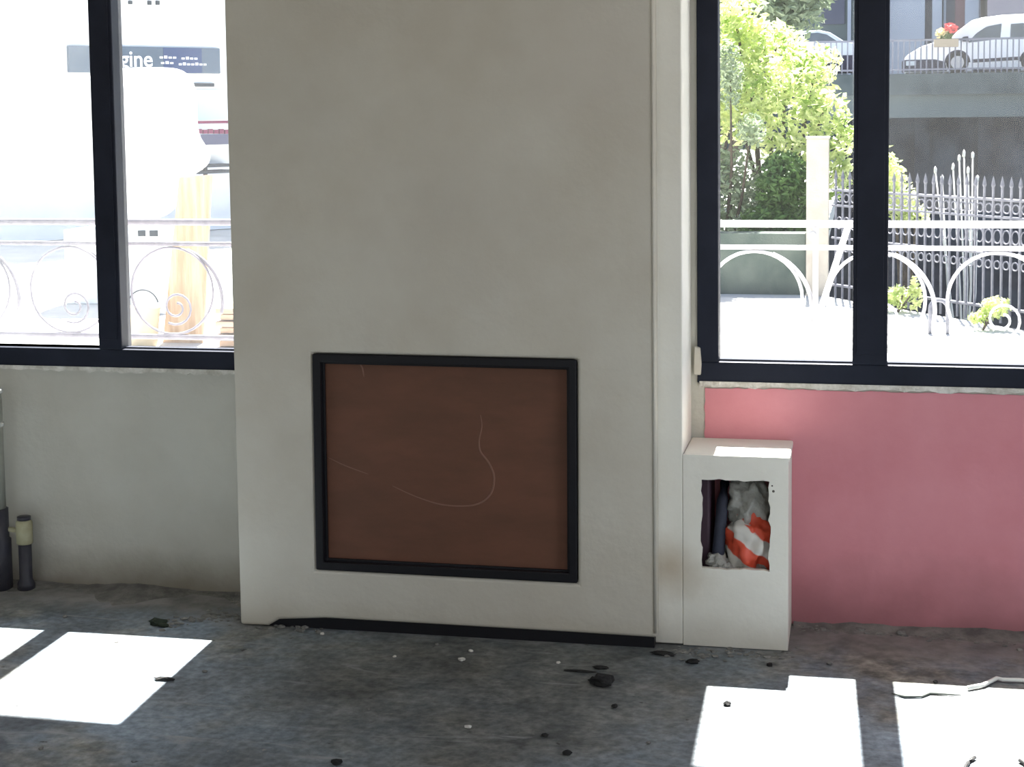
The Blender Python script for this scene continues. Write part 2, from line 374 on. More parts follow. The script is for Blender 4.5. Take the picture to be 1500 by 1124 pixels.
# opening frame + board
def inset(pts, d):
    c = sum((Vector(p) for p in pts), Vector((0, 0))) / 4; out = []
    for p in pts: out.append((p[0] + (d if p[0] < c.x else -d), p[1] + (d if p[1] < c.y else -d)))
    return out
hi = inset(hole, .0); ho = hole
inn = inset(hole, .026)
inn[2] = (inn[2][0], inn[2][1] + .004)
fo = MB().prism(inset(hole, .001), .03, lambda u, v, t: (u, YB - .003 + t, v), [inn]).build('opening_frame', BLK, cb, bevel=.003)
bd = inset(hole, .010)
bo = MB().prism(bd, .006, lambda u, v, t: (u, YB + .028 + t, v)).build('brown_board', BRN, cb)
mid = inset(hole, .034)
MB().prism(inset(hole, .012), .010, lambda u, v, t: (u, YB + .016 + t, v), [mid]).build('inner_lip', BLK, fo, bevel=.003)
def on_board(pts, r, name, parent):
    P = [at(a, b, YB + .028) for a, b in pts]; P = [(p.x, YB + .0275, p.z) for p in P]
    # smooth it
    S = []
    for i in range(len(P) - 1):
        p0 = Vector(P[max(i - 1, 0)]); p1 = Vector(P[i]); p2 = Vector(P[i + 1]); p3 = Vector(P[min(i + 2, len(P) - 1)])
        for k in range(5):
            t = k / 5; S.append(.5 * ((2 * p1) + (-p0 + p2) * t + (2 * p0 - 5 * p1 + 4 * p2 - p3) * t * t + (-p0 + 3 * p1 - 3 * p2 + p3) * t ** 3))
    S.append(Vector(P[-1]))
    n = len(S); return MB().tube(S, [r * (.25 + .75 * math.sin(math.pi * min(1, (i + .5) / n))) for i in range(n)], 6, flat=.25).build(name, SCF, parent, smooth=True)
on_board([(575, 712), (610, 728), (650, 740), (695, 740), (718, 725), (724, 700), (716, 678), (704, 662), (702, 645), (706, 625), (704, 608)], .0032, 'pale_mark', bo)  # thin paler curved line laid on the board
on_board([(527, 533), (531, 540), (533, 552)], .003, 'pale_mark', bo)
on_board([(480, 670), (505, 682), (540, 695)], .002, 'pale_mark', bo)

# ================================================================== LOW BOX BESIDE THE BREAST
lb = thing('plaster_boxing', 'low white plaster boxing with a square cut-out, standing on floor beside chimney breast', 'boxing', ((kx1 + kx2) / 2, -.13, 0))
oq = [at(1027, 703, YX), at(1127, 706, YX), at(1127, 838, YX), at(1028, 832, YX)]
r = random.Random(11)
oh = ragged([(p.x, p.z) for p in oq], .004, .018, r)
A1 = kx1 + .0006
MB().prism([(A1, .002), (kx2, .002), (kx2, kz), (A1, kz)], .018, lambda u, v, t: (u, YX + t, v), [oh]).build('front_board', PLB, lb, bevel=.003)
MB().box(A1, kx2 + .004, YX + .0185, -.005, kz - .018, kz).build('top_board', PLB, lb, bevel=.006)
MB().box(kx2 - .018, kx2, YX + .0185, -.005, .002, kz - .0185).build('side_board', PLB, lb, bevel=.003)
PIT = mat('plaster_nick', (.12, .11, .10))
for (a, b, s) in ((1133, 720, .004), (1131, 712, .0025)):
    p = at(a, b, YX - .0005); o = MB().lathe((0, 0, 0), [(s * .6, -.001), (s, 0), (s * .6, .001)], 8).build('nick', PIT, lb)
    o.location = p; o.rotation_euler = (math.pi / 2, 0, 0)

# stains on plaster by the low box handled by a brown splash decal-free mesh: damp patch
# contents of the boxing
MAR = mat('maroon_pipe', (.055, .030, .045), (.075, .04, .055), 6, rough=.5)
p0 = at(1042, 828, -.15)
tag(MB().box(A1 + .02, A1 + .075, -.20, -.03, .002, .50).build('dark_maroon_duct', MAR, bevel=.008), 'dark maroon duct standing inside the cut-out of the low boxing', 'duct')
BLUEB = mat('dark_blue_rag', (.02, .025, .045), (.05, .055, .08), 12, rough=.7)
m = MB(); pc = at(1052, 800, -.20)
m.tube([(pc.x, -.215, .02), (pc.x - .005, -.21, .20), (pc.x + .005, -.20, .33), (pc.x + .012, -.18, .43), (pc.x + .012, -.1, .46)], [.022, .020, .018, .017, .015], 10)
tag(m.build('black_hose', BLUEB, smooth=True), 'blue-black hose bent upward beside the striped bag in the boxing', 'hose')
FOAM = mat('grey_foam', (.24, .24, .22), (.42, .42, .39), 9, bump=.8, bscale=40)
m = MB(); pc = at(1098, 733, -.17); blob(m, (pc.x, -.165, pc.z - .012), .062, .060, .085, .45, 2.6, 4, 2)
tag(m.build('insulation_foam', FOAM, smooth=True), 'crumpled grey insulation wad at the top of the boxing cut-out', 'insulation')
def stripe_mat():
    m = bpy.data.materials.new('red_white_stripes'); m.use_nodes = True; nt = m.node_tree; b = nt.nodes['Principled BSDF']; L = nt.links.new
    tc = nt.nodes.new('ShaderNodeTexCoord'); mp = nt.nodes.new('ShaderNodeMapping'); mp.inputs['Rotation'].default_value = (0, math.radians(-36), 0)
    L(tc.outputs['Object'], mp.inputs[0]); sp = nt.nodes.new('ShaderNodeSeparateXYZ'); L(mp.outputs[0], sp.inputs[0])
    n = nt.nodes.new('ShaderNodeTexNoise'); n.inputs['Scale'].default_value = 14; L(tc.outputs['Object'], n.inputs[0])
    a = nt.nodes.new('ShaderNodeMath'); a.operation = 'MULTIPLY_ADD'; L(n.outputs[0], a.inputs[0]); a.inputs[1].default_value = .03; L(sp.outputs[2], a.inputs[2])
    s = nt.nodes.new('ShaderNodeMath'); s.operation = 'MULTIPLY'; L(a.outputs[0], s.inputs[0]); s.inputs[1].default_value = 10.5
    o = nt.nodes.new('ShaderNodeMath'); o.operation = 'ADD'; L(s.outputs[0], o.inputs[0]); o.inputs[1].default_value = .30
    f = nt.nodes.new('ShaderNodeMath'); f.operation = 'FRACT'; L(o.outputs[0], f.inputs[0])
    r = nt.nodes.new('ShaderNodeValToRGB'); e = r.color_ramp.elements; r.color_ramp.interpolation = 'LINEAR'
    e[0].position = .46; e[0].color = (.62, .075, .035, 1); e[1].position = .50; e[1].color = (.60, .58, .54, 1)
    q = e.new(.96); q.color = (.60, .58, .54, 1); q = e.new(1.0); q.color = (.62, .075, .035, 1)
    L(f.outputs[0], r.inputs[0]); L(r.outputs[0], b.inputs['Base Color']); b.inputs['Roughness'].default_value = .45
    return m
m = MB(); blob(m, (0, 0, 0), .070, .065, .105, .38, 2.2, 4, 5)
pc = at(1098, 795, -.18); o = m.build('striped_bag', stripe_mat(), smooth=True); o.location = (pc.x, -.185, pc.z - .002)
tag(o, 'crumpled red-orange and white striped plastic bag stuffed in the boxing cut-out', 'bag')
m = MB(); 
for i, (a, b) in enumerate(((1062, 820), (1085, 828), (1110, 826), (1050, 810))):
    pc = at(a, b, -.2); blob(m, (pc.x, -.21, pc.z - .02), .030, .03, .026, .4, 2.5, 3, i)
m.box(A1+.02, kx2-.02, -.24, -.02, .003, .225)
tag(m.build('rubble_fill', FOAM, smooth=False), 'grey rubble and mortar lumps filling the foot of the boxing cut-out', 'rubble')

# ================================================================== PIPES AT THE LEFT
DPI = mat('dark_pipe_plastic', (.03, .03, .042), (.055, .052, .06), 8, rough=.45)
CRM = mat('cream_collar', (.30, .28, .17), (.40, .38, .26), 14, rough=.7)
pt = at(41, 862, -.06); 
sp = thing('pipe_stub', 'short dark pipe stub with cream collar rising from floor by the left wall', 'pipe', (pt.x, -.07, 0))
zt = at(41, 757, -.07).z; zc = at(41, 797, -.07).z
MB().lathe((pt.x, -.07, 0), [(.030, .0), (.030, .02), (.022, .035), (.022, zc)], 18).build('pipe', DPI, sp, smooth=True)
MB().lathe((pt.x, -.07, 0), [(.024, zc), (.028, zc + .004), (.028, zt - .02), (.022, zt - .012)], 18).build('collar', CRM, sp, smooth=True)
MB().lathe((pt.x, -.07, 0), [(.023, zt - .0115), (.023, zt)], 18).build('cap', DPI, sp, smooth=True)
MB().tube([(pt.x - .025, -.07, zc + .045), (pt.x - .08, -.07, zc + .05)], .009, 8).build('side_spout', CRM, sp, smooth=True)
lx = at(0, 700, -.08).x - .012
dp = thing('drain_pipe', 'tall dark drain pipe with pale upper sleeve at the left edge, by the grey wall', 'pipe', (lx, -.08, 0))
GRS = mat('grey_sleeve', (.22, .22, .19), (.30, .30, .26), 9, rough=.35)
z1 = at(0, 565, -.08).z; z2 = at(0, 745, -.08).z; z3 = at(0, 790, -.08).z
MB().lathe((lx, -.08, 0), [(.040, 0), (.040, z3), (.034, z3 + .006), (.034, z2)], 20).build('lower_pipe', DPI, dp, smooth=True)
MB().lathe((lx, -.08, 0), [(.027, z2), (.027, z1 - .05), (.024, z1 - .02), (.012, z1)], 20).build('sleeve', GRS, dp, smooth=True)
for i, z in enumerate((z1 - .02, at(0, 622, -.08).z)):  # pale rings stand in for white glints on the pipe
    MB().lathe((lx, -.08, z - .008), [(.028, 0), (.031, .003), (.031, .012), (.028, .016)], 20).build('glint_ring', mat('glint_metal%d' % i, (.8, .8, .78), rough=.2, metal=.6), dp, smooth=True)

# ================================================================== FLOOR DEBRIS
CLOD = mat('dark_clod', (.012, .012, .012), (.03, .03, .03), 30, bump=.8)
GRN = mat('dark_green_scrap', (.012, .02, .012), (.03, .04, .025), 30)
GRY = mat('grey_rubble', (.12, .12, .115), (.25, .245, .23), 20, bump=.7)
WHT = mat('white_crumb', (.5, .49, .46), (.65, .64, .6), 20)
def bit(px, py, rx, ry, rz, mt, name, label, cat, group=None, seed=0, amp=.5, n=1):
    p = ground(px, py); m = MB()
    for k in range(n):
        rr = random.Random(seed * 10 + k); dx, dy = (rr.uniform(-rx, rx) * .8, rr.uniform(-ry, ry) * .8) if k else (0, 0)
        s = 1 if k == 0 else rr.uniform(.35, .7)
        blob(m, (dx, dy, rz * s * .75), rx * s, ry * s, rz * s, amp, 2.2, 2, seed + k)
    o = m.build(name, mt); o.location = (p.x, p.y, 0); return tag(o, label, cat, group)
bit(883, 1004, .034, .026, .018, CLOD, 'dirt_clod', 'black crumbly dirt clod on the floor in front of the chimney breast', 'debris', seed=1, n=5)
bit(880, 980, .022, .01, .005, CLOD, 'dirt_crumb', 'small flat black crumb just behind the large dirt clod', 'debris', seed=2)
bit(900, 1037, .008, .008, .006, CLOD, 'dirt_crumb', 'tiny black pellet on the floor in front of the large dirt clod', 'debris', seed=3)
bit(1065, 1034, .011, .008, .007, CLOD, 'dark_pebble', 'small dark pebble lying in the bright sun patch at right', 'debris', seed=4)
bit(232, 916, .03, .018, .012, GRN, 'green_scrap', 'dark green scrap on the floor behind the left sun patch', 'debris', seed=5, n=3)
bit(240, 997, .03, .012, .006, CLOD, 'mud_scrap', 'flat dark scrap beside the right edge of the left sun patch', 'debris', seed=6, n=2)
bit(1370, 1001, .006, .006, .005, CLOD, 'dark_pebble', 'tiny dark pebble in the sun patch right of the mullion shadow', 'debris', seed=7)
bit(830, 1106, .012, .009, .007, CLOD, 'dirt_crumb', 'small black crumb near the bottom edge below the chimney breast', 'debris', seed=8)
bit(798, 1079, .010, .008, .005, CLOD, 'dirt_crumb', 'dull black crumb a little above the bottom-edge crumb', 'debris', seed=18)
bit(493, 1120, .014, .010, .008, CLOD, 'dirt_crumb', 'black crumb cut by the bottom edge, left of centre', 'debris', seed=9)
bit(850, 985, .05, .006, .004, CLOD, 'bark_strip', 'thin dark strip of debris left of the large dirt clod', 'debris', seed=10, amp=.25)
bit(970, 960, .035, .010, .007, CLOD, 'mortar_scrap', 'dark scrap by the foot of the chimney breast right corner', 'debris', seed=11, n=3)
bit(1015, 972, .02, .010, .008, CLOD, 'mortar_scrap', 'dark scrap in front of the low white boxing', 'debris', seed=12, n=3)
bit(1127, 976, .009, .007, .006, CLOD, 'dark_pebble', 'small dark pebble before the right corner of the low boxing', 'debris', seed=13)
r = random.Random(21)
CR = ((472, 930, .007, 'tiny white crumb below the left end of the dark plinth gap'), (676, 968, .009, 'larger white crumb on the floor below the middle of the breast'),
      (690, 955, .006, 'tiny white crumb just behind the larger middle white crumb'), (818, 972, .006, 'tiny white crumb left of the bark strip'),
      (578, 963, .006, 'small white crumb left of the two middle white crumbs'), (686, 1067, .008, 'white crumb standing alone near the bottom, below centre'),
      (1260, 925, .012, 'grey mortar chip at foot of pink wall behind mullion shadow'), (1320, 930, .013, 'flat grey mortar chip at foot of pink wall near the boxing side'),
      (412, 920, .010, 'grey chip at the left foot of the breast plinth'), (1215, 973, .010, 'pale chip just behind the right sun patch'),
      (1390, 928, .010, 'grey mortar chip at foot of pink wall nearest right edge'), (640, 945, .006, 'tiny grey chip close in front of the plinth gap'),
      (730, 1003, .005, 'tiny grey chip between plinth and bottom edge, right of centre'), (95, 905, .008, 'small grey chip behind the left sun patch, near the pipe stub'),
      (300, 985, .006, 'tiny grey chip right of the flat mud scrap'), (540, 1040, .006, 'tiny grey chip on bare floor below the brown board left part'),
      (950, 1090, .006, 'tiny grey chip on floor left of the right sun patch'), (60, 1098, .007, 'grey chip at bottom left in front of the left sun patch'))
for i, (a, b, s, lab) in enumerate(CR):
    bit(a, b, s * r.uniform(.8, 1.5), s, s * .6, WHT if i < 6 else GRY, 'plaster_crumb', lab, 'debris', seed=30 + i)
# rubble ridge by breast left corner and boxing foot
def rubble_line(pts, n, s, seed, name, label):
    r = random.Random(seed); m = MB()
    for i in range(n):
        t = r.random() * (len(pts) - 1); k = int(t); f = t - k
        a = pts[k][0] + (pts[k + 1][0] - pts[k][0]) * f; b = pts[k][1] + (pts[k + 1][1] - pts[k][1]) * f
        p = ground(a + r.gauss(0, 4), b + r.gauss(0, 4)); z = s * r.uniform(.3, 1)
        blob(m, (p.x, p.y, z * .25), z * 1.4, z, z * .5, .5, 2, 1, i)
    return tag(m.build(name, GRY), label, 'rubble', kind='stuff')
rubble_line([(235, 915), (300, 905), (350, 905), (400, 918), (470, 925)], 130, .010, 4, 'rubble_ridge', 'crumbled mortar heaped at the left foot of the chimney breast')
rubble_line([(965, 955), (1040, 958), (1160, 958)], 90, .008, 5, 'rubble_ridge', 'crumbled mortar strewn along the foot of the low boxing')
rubble_line([(1165, 920), (1330, 930), (1500, 942)], 90, .008, 6, 'rubble_ridge', 'crumbled mortar along the foot of the pink wall')
# white wire loop and dark cable end
WIRE = mat('white_wire', (.75, .75, .72), rough=.4); DWIRE = mat('dark_wire', (.03, .03, .03), rough=.5)
P = [ground(a, b) + Vector((0, 0, .008)) for a, b in ((1418, 1012), (1440, 1008), (1460, 998), (1468, 1000), (1500, 1001), (1530, 1006))]
tag(MB().tube(P, .006, 8).build('white_cable', WIRE, smooth=True), 'white cable end lying curved on the floor at right edge', 'cable')
P = [ground(a, b) + Vector((0, 0, .004)) for a, b in ((1306, 1018), (1325, 1023), (1350, 1023), (1362, 1018), (1395, 1020), (1408, 1021))]
GW = mat('grey_string', (.10, .11, .10)); tag(MB().tube(P, [.002, .004, .003, .004, .0025, .0015], 6).build('grey_string', GW, smooth=True), 'grey string lying across the right-hand sun patch', 'string')
cc = ground(1467, 1146); P = [(cc.x + .085 * math.cos(t), cc.y + .16 * math.sin(t), .006) for t in [math.radians(128 + 284 * k / 32) for k in range(33)]]
tag(MB().tube(P, .0045, 6).build('dark_wire_loop', DWIRE, smooth=True), 'dark wire loop at the bottom right corner of the sun patch', 'wire')

# ================================================================== TERRACE RAILING
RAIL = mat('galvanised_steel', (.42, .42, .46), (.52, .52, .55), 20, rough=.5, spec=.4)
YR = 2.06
RAILD = mat('dark_steel', (.13, .125, .16), (.20, .19, .23), 20, rough=.6, spec=.3)  # darker steel tone for the left run of the railing
tr = thing('terrace_railing', 'light grey wrought metal railing with a row of rings, outside both windows', 'railing', (-1.5, YR, 0))
ra, rb = -5.6, 2.9
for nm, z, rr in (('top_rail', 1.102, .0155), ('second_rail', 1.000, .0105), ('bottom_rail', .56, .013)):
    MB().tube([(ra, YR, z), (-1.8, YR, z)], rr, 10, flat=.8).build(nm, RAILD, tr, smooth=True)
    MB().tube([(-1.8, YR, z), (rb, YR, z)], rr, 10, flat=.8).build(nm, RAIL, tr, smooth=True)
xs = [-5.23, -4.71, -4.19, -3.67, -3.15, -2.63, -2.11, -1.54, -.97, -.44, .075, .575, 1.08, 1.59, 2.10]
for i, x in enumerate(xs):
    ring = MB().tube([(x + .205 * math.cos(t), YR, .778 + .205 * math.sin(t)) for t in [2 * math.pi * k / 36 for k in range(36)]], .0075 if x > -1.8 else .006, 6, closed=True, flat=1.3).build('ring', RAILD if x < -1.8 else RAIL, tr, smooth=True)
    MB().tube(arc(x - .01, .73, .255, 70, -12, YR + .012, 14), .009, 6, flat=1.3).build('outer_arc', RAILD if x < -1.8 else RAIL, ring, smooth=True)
    sc = []
    for k in range(26):
        t = k / 25; rr = .085 * (1 - .75 * t); an = math.radians(-120 + 560 * t); sc.append((x + .02 + rr * math.cos(an), YR, .70 + rr * math.sin(an)))
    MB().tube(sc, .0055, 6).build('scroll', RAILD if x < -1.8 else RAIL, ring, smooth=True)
for i in range(0, len(xs), 3):
    x = xs[i] + .26
    if abs(x - .83) < .2 or -2.2 < x < -1.2 or 1: MB().box(x - .012, x + .012, YR - .012, YR + .012, -.01, 1.09).build('post', RAIL, tr)
x = at(1190, 353, YR).x
k = MB().lathe((0, 0, 0), [(.006, -.012), (.021, -.010), (.021, .010), (.006, .012)], 16).build('knob', RAIL, tr, smooth=True)
k.location = (x, YR - .01, 1.052); k.rotation_euler = (math.pi / 2, 0, 0)
a, b = at(1243, 330, YR + .2), at(1206, 442, YR + .5)
WPL = mat('white_plastic', (.78, .78, .76), (.82, .82, .8), 6, rough=.5)
d = (b - a); e = b + d * (b.z / max(.01, -(d.z))) if d.z < 0 else b
tag(MB().tube([a, e], .014, 8).build('white_pole', WPL, smooth=True), 'slim white pole leaning outside behind the railing, left of right mullion', 'pole')

# ================================================================== GARDEN FENCE (oblique) + PILLAR
IRON = mat('grey_iron', (.09, .095, .125), (.18, .185, .22), 14, rough=.45, spec=.4)
A, B = Vector((-.22, 8.95, 0)), Vector((2.75, 5.32, 0))
gf = thing('garden_fence', 'grey iron fence with spear-topped bars and ornament band, beyond the railing', 'fence', tuple(A))
dv = (B - A); Ln = dv.length; dv.normalize()
for nm, z, h in (('top_rail', .905, .012), ('band_rail', .775, .010), ('middle_rail', .50, .010), ('bottom_rail', .10, .013)):
    MB().tube([A + Vector((0, 0, z)), B + Vector((0, 0, z))], h, 6).build(nm, IRON, gf)
NB = int(Ln / .092)
bar_me = orn_me = None
bars = MB().box(-.007, .007, -.007, .007, -.01, .99)
bars.lathe((0, 0, .99), [(.007, 0), (.017, .02), (.012, .045), (.001, .09)], 6)
ob = bars.build('bar', IRON, gf); ob.matrix_parent_inverse = Matrix.Identity(4)
protos = []
for nm, rx_, rz_, zz in (('upper_ring', .034, .034, .84), ('oval_ring', .038, .05, .63), ('lower_ring', .030, .03, .42)):
    p_ = MB().tube([(rx_ * math.cos(t), 0, zz + rz_ * math.sin(t)) for t in [2 * math.pi * k / 12 for k in range(12)]], .006, 5, closed=True).build(nm, IRON, gf)
    p_.matrix_parent_inverse = Matrix.Identity(4); protos.append(p_)
ang = math.atan2(dv.y, dv.x)
for i in range(NB):
    for j, pr in enumerate([ob] + protos):
        o1 = pr if i == 0 else pr.copy()
        if i: COL.objects.link(o1); o1.parent = gf
        o1.location = dv * (.05 + (i + (.5 if j else 0)) * .092); o1.rotation_euler = (0, 0, ang)
CONC = mat('pale_concrete', (.42, .38, .33), (.50, .46, .40), 5, bump=.3)
pl_, pr_ = at(1181, 300, 9.0), at(1214, 300, 9.0); zt = at(1198, 200, 9.0).z
gp = thing('gate_pillar', 'pale square concrete pillar at the left end of iron fence', 'pillar', ((pl_.x + pr_.x) / 2, 9.1, 0))
MB().box(pl_.x, pr_.x, 9.0, 9.2, -.01, zt - .02).build('shaft', CONC, gp, bevel=.006)
MB().box(pl_.x - .008, pr_.x + .008, 8.99, 9.21, zt - .02, zt).build('cap', CONC, gp, bevel=.004)
HDG = mat('mossy_wall', (.06, .085, .075), (.12, .145, .125), 3, bump=.5)
tag(MB().box(-4.2, pl_.x - .01, 9.1, 9.35, -.02, .52).build('garden_wall', HDG), 'low mossy grey wall behind the paving, left of the concrete pillar', 'wall')
hp = ground(1375, 487)
tag(MB().tube([(hp.x - .06, hp.y, -.01), (hp.x - .06, hp.y, .16)] + arc(hp.x, .17, .06, 180, 0, hp.y, 10) + [(hp.x + .06, hp.y, .16), (hp.x + .06, hp.y, -.01)], .014, 8).build('metal_hoop', IRON, smooth=True), 'low grey metal hoop on the paving before the iron fence', 'hoop')

# ================================================================== PLANTS
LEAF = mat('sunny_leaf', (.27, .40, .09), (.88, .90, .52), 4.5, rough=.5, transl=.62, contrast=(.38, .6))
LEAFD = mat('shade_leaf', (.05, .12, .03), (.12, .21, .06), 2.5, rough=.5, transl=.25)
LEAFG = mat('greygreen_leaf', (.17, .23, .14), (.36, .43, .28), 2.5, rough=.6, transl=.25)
BARK = mat('bark', (.05, .04, .03), (.10, .08, .06), 20, bump=.5)
def leaves(centres, n, s, seed):
    r = random.Random(seed); V = []; Fc = []
    tot = sum(c[3] * c[5] for c in centres)
    for (x, y, z, rx, ry, rz) in centres:
        for _ in range(int(n * rx * rz / tot)):
            u = Vector((r.gauss(0, 1), r.gauss(0, 1), r.gauss(0, 1))).normalized() * (r.random() ** .4)
            c = Vector((x + u.x * rx, y + u.y * ry, z + u.z * rz))
            d = Vector((r.gauss(0, 1), r.gauss(0, 1), r.gauss(0, .7))).normalized(); e = d.cross(Vector((r.gauss(0, 1), r.gauss(0, 1), r.gauss(0, 1)))).normalized()
            q = s * r.uniform(.6, 1.3); i = len(V)
            nrm = d.cross(e) * q * .12
            V += [c - d * q * .6, c + e * q * .28 + nrm, c + d * q * .6, c - e * q * .28 + nrm, c]; Fc += [(i, i + 1, i + 4), (i + 1, i + 2, i + 4), (i + 2, i + 3, i + 4), (i + 3, i, i + 4)]
    return V, Fc
def plant(name, label, cat, centres, n, s, mt, seed, base, trunk_r=.03, group=None):
    t = thing(name, label, cat, base, group); V, Fc = leaves(centres, n, s, seed)
    me = bpy.data.meshes.new('foliage'); me.from_pydata([tuple(v - Vector(base)) for v in V], [], Fc); me.materials.append(mt)
    o = bpy.data.objects.new('foliage', me); COL.objects.link(o); o.parent = t; o['kind'] = 'stuff'
    m = MB(); bz = Vector(base)
    for c in centres:
        tip = Vector(c[:3]); midp = bz.lerp(tip, .5) + Vector((.05, 0, .08)); m.tube([bz, midp, tip], [trunk_r, trunk_r * .7, trunk_r * .3], 6)
    m.build('trunk', BARK, t)
    return t
def C(px, py, Y, rx, rz, ry=None): p = at(px, py, Y); return (p.x, p.y, p.z, rx, ry or rx, rz)
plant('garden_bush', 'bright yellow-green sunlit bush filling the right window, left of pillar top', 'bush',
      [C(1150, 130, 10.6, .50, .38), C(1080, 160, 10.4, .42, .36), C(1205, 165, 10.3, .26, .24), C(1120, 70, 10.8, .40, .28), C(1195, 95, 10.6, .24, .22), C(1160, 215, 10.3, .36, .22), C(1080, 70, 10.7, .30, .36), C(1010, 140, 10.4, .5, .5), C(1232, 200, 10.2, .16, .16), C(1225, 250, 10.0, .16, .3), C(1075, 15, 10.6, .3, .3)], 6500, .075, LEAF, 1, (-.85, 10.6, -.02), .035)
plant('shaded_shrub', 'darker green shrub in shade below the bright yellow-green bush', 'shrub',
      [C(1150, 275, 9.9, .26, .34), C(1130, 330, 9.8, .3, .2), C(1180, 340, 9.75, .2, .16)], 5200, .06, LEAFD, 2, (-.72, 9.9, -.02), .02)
plant('pale_shrub', 'grey-green misty shrub at the left jamb of the right window', 'shrub',
      [C(1070, 280, 10.2, .3, .45), C(1020, 280, 10.2, .35, .5), C(1085, 350, 9.9, .22, .22), C(1070, 110, 9.75, .12, .34), C(1100, 190, 9.75, .14, .16), C(1120, 300, 10.2, .3, .3)], 5200, .055, LEAFG, 3, (-1.25, 10.2, -.02), .02)
plant('background_tree', 'pale green leafy tree behind the bright bush, left of the dark car', 'tree',
      [C(1090, 15, 22, 1.0, .9), C(1150, 0, 22, .75, .7), C(1040, 20, 22, .8, 1.0), C(1180, -25, 22, .6, .5)], 5000, .14, LEAFG, 4, (-2.4, 22, -.02), .09)
plant('climbing_shrub', 'yellow-green shrub end showing just right of the thick right-hand mullion', 'shrub',
      [C(1308, 270, 9.6, .14, .24), C(1322, 300, 9.5, .16, .18), C(1290, 240, 9.6, .12, .2), C(1340, 315, 9.4, .12, .10)], 900, .065, LEAF, 5, (.38, 9.6, -.3), .02)
plant('low_plant', 'yellow-green low plant at the fence foot right of the mullion', 'plant',
      [C(1312, 436, 8.0, .12, .10), C(1340, 430, 7.9, .06, .14)], 300, .05, LEAF, 6, (.30, 7.95, -.01), .008)
plant('low_plant', 'round pale yellow plant at the fence foot near right edge', 'plant',
      [C(1458, 450, 7.0, .11, .08, .08), C(1435, 465, 7.0, .08, .05, .06)], 320, .045, LEAF, 8, (.88, 7.0, -.01), .008)
# thin pale tapered streaks with thicker tips
STM = mat('pale_streak', (.75, .75, .72), rough=.5)
m = MB(); b0 = at(1415, 345, 10.5); b0.z = -1.2; r = random.Random(5)
for (a, b) in ((1396, 245), (1405, 232), (1412, 226), (1418, 250), (1425, 228), (1432, 262), (1380, 262), (1370, 250)):
    p = at(a, b, 10.5); m.tube([b0, b0.lerp(p, .5) + Vector((r.uniform(-.05, .05), 0, 0)), p], [.014, .009, .006], 6); blob(m, tuple(p), .017, .017, .04, .3, 2, 1, a)
tag(m.build('pale_streaks', STM, smooth=True), 'thin pale upright streaks with thicker tips beyond the iron fence', 'plant')

# ================================================================== RAISED ROAD (bridge), VEHICLES
YBR = 45.0
BTOP = mat('mossy_concrete', (.055, .075, .085), (.11, .135, .145), 1.2, spec=.1, bump=.3)
BMID = mat('bridge_beam_concrete', (.11, .14, .155), (.14, .175, .19), .8, spec=.1, bump=.3)
DKW = mat('abutment_dark', (.012, .022, .042), (.065, .088, .125), .9, spec=0)  # shade under the deck is put into this dark wall colour
zt = at(1400, 107, YBR).z; zm = at(1400, 138, YBR).z; zb = at(1400, 172, YBR).z
br = thing('bridge', 'grey concrete road bridge with dark underpass beyond the right window', 'bridge', (5, YBR, -5))
xl, xr = at(1190, 100, YBR).x, 16
MB().box(xl, xr, YBR, YBR + 14, zm, zt).build('parapet_slab', BTOP, br)
MB().box(xl, xr, YBR + .35, YBR + 14, zb, zm).build('beam', BMID, br)
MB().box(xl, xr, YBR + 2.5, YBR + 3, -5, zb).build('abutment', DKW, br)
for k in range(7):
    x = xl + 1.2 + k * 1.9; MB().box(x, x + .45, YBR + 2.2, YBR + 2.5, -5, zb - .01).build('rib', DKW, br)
brl = thing('bridge_railing', 'pale grey bar railing along the top of the concrete bridge', 'railing', (xl, YBR + .1, zt))
RLG = mat('pale_grey_paint', (.16, .17, .22), (.22, .23, .28), 4, rough=.5)
zr = at(1400, 56, YBR).z
MB().box(xl, xr - 2, YBR + .07, YBR + .13, zr - .06, zr).build('top_rail', RLG, brl)
MB().box(xl, xr - 2, YBR + .07, YBR + .13, zt + .10, zt + .15).build('bottom_rail', RLG, brl)
b1 = MB().box(-.02, .02, -.015, .015, 0, zr - zt - .06).build('bar', RLG, brl); b1.matrix_parent_inverse = Matrix.Identity(4)
nb = int((xr - 2 - xl) / .165)
for i in range(nb):
    o = b1 if i == 0 else b1.copy()
    if i: COL.objects.link(o); o.parent = brl
    o.location = (.05 + i * .165, 0, 0)
# flower box on the railing
fp = at(1386, 55, YBR - .1)
fb = thing('flower_box', 'planter of yellow and red flowers hung on the bridge railing before the van', 'planter', (fp.x, fp.y, fp.z - .25))
MB().box(fp.x - .35, fp.x + .35, YBR - .25, YBR + .05, fp.z - .28, fp.z - .05).build('trough', mat('terracotta', (.4, .33, .25)), fb)
for nm, col, dx, dz, sd_ in (('yellow_flowers', (.85, .75, .45), -.12, .12, 1), ('red_flowers', (.75, .15, .15), .12, .28, 2), ('green_leaves', (.15, .22, .06), 0, .0, 3)):
    V, Fc = leaves([(fp.x + dx, YBR - .1, fp.z + dz, .2, .13, .15)], 110, .12, sd_)
    me = bpy.data.meshes.new(nm); me.from_pydata([tuple(v) for v in V], [], Fc); me.materials.append(mat(nm, col)); o = bpy.data.objects.new(nm, me); COL.objects.link(o)
    o.parent = fb; o.matrix_parent_inverse = Matrix.Translation(-Vector(fb.location)); o['kind'] = 'stuff'

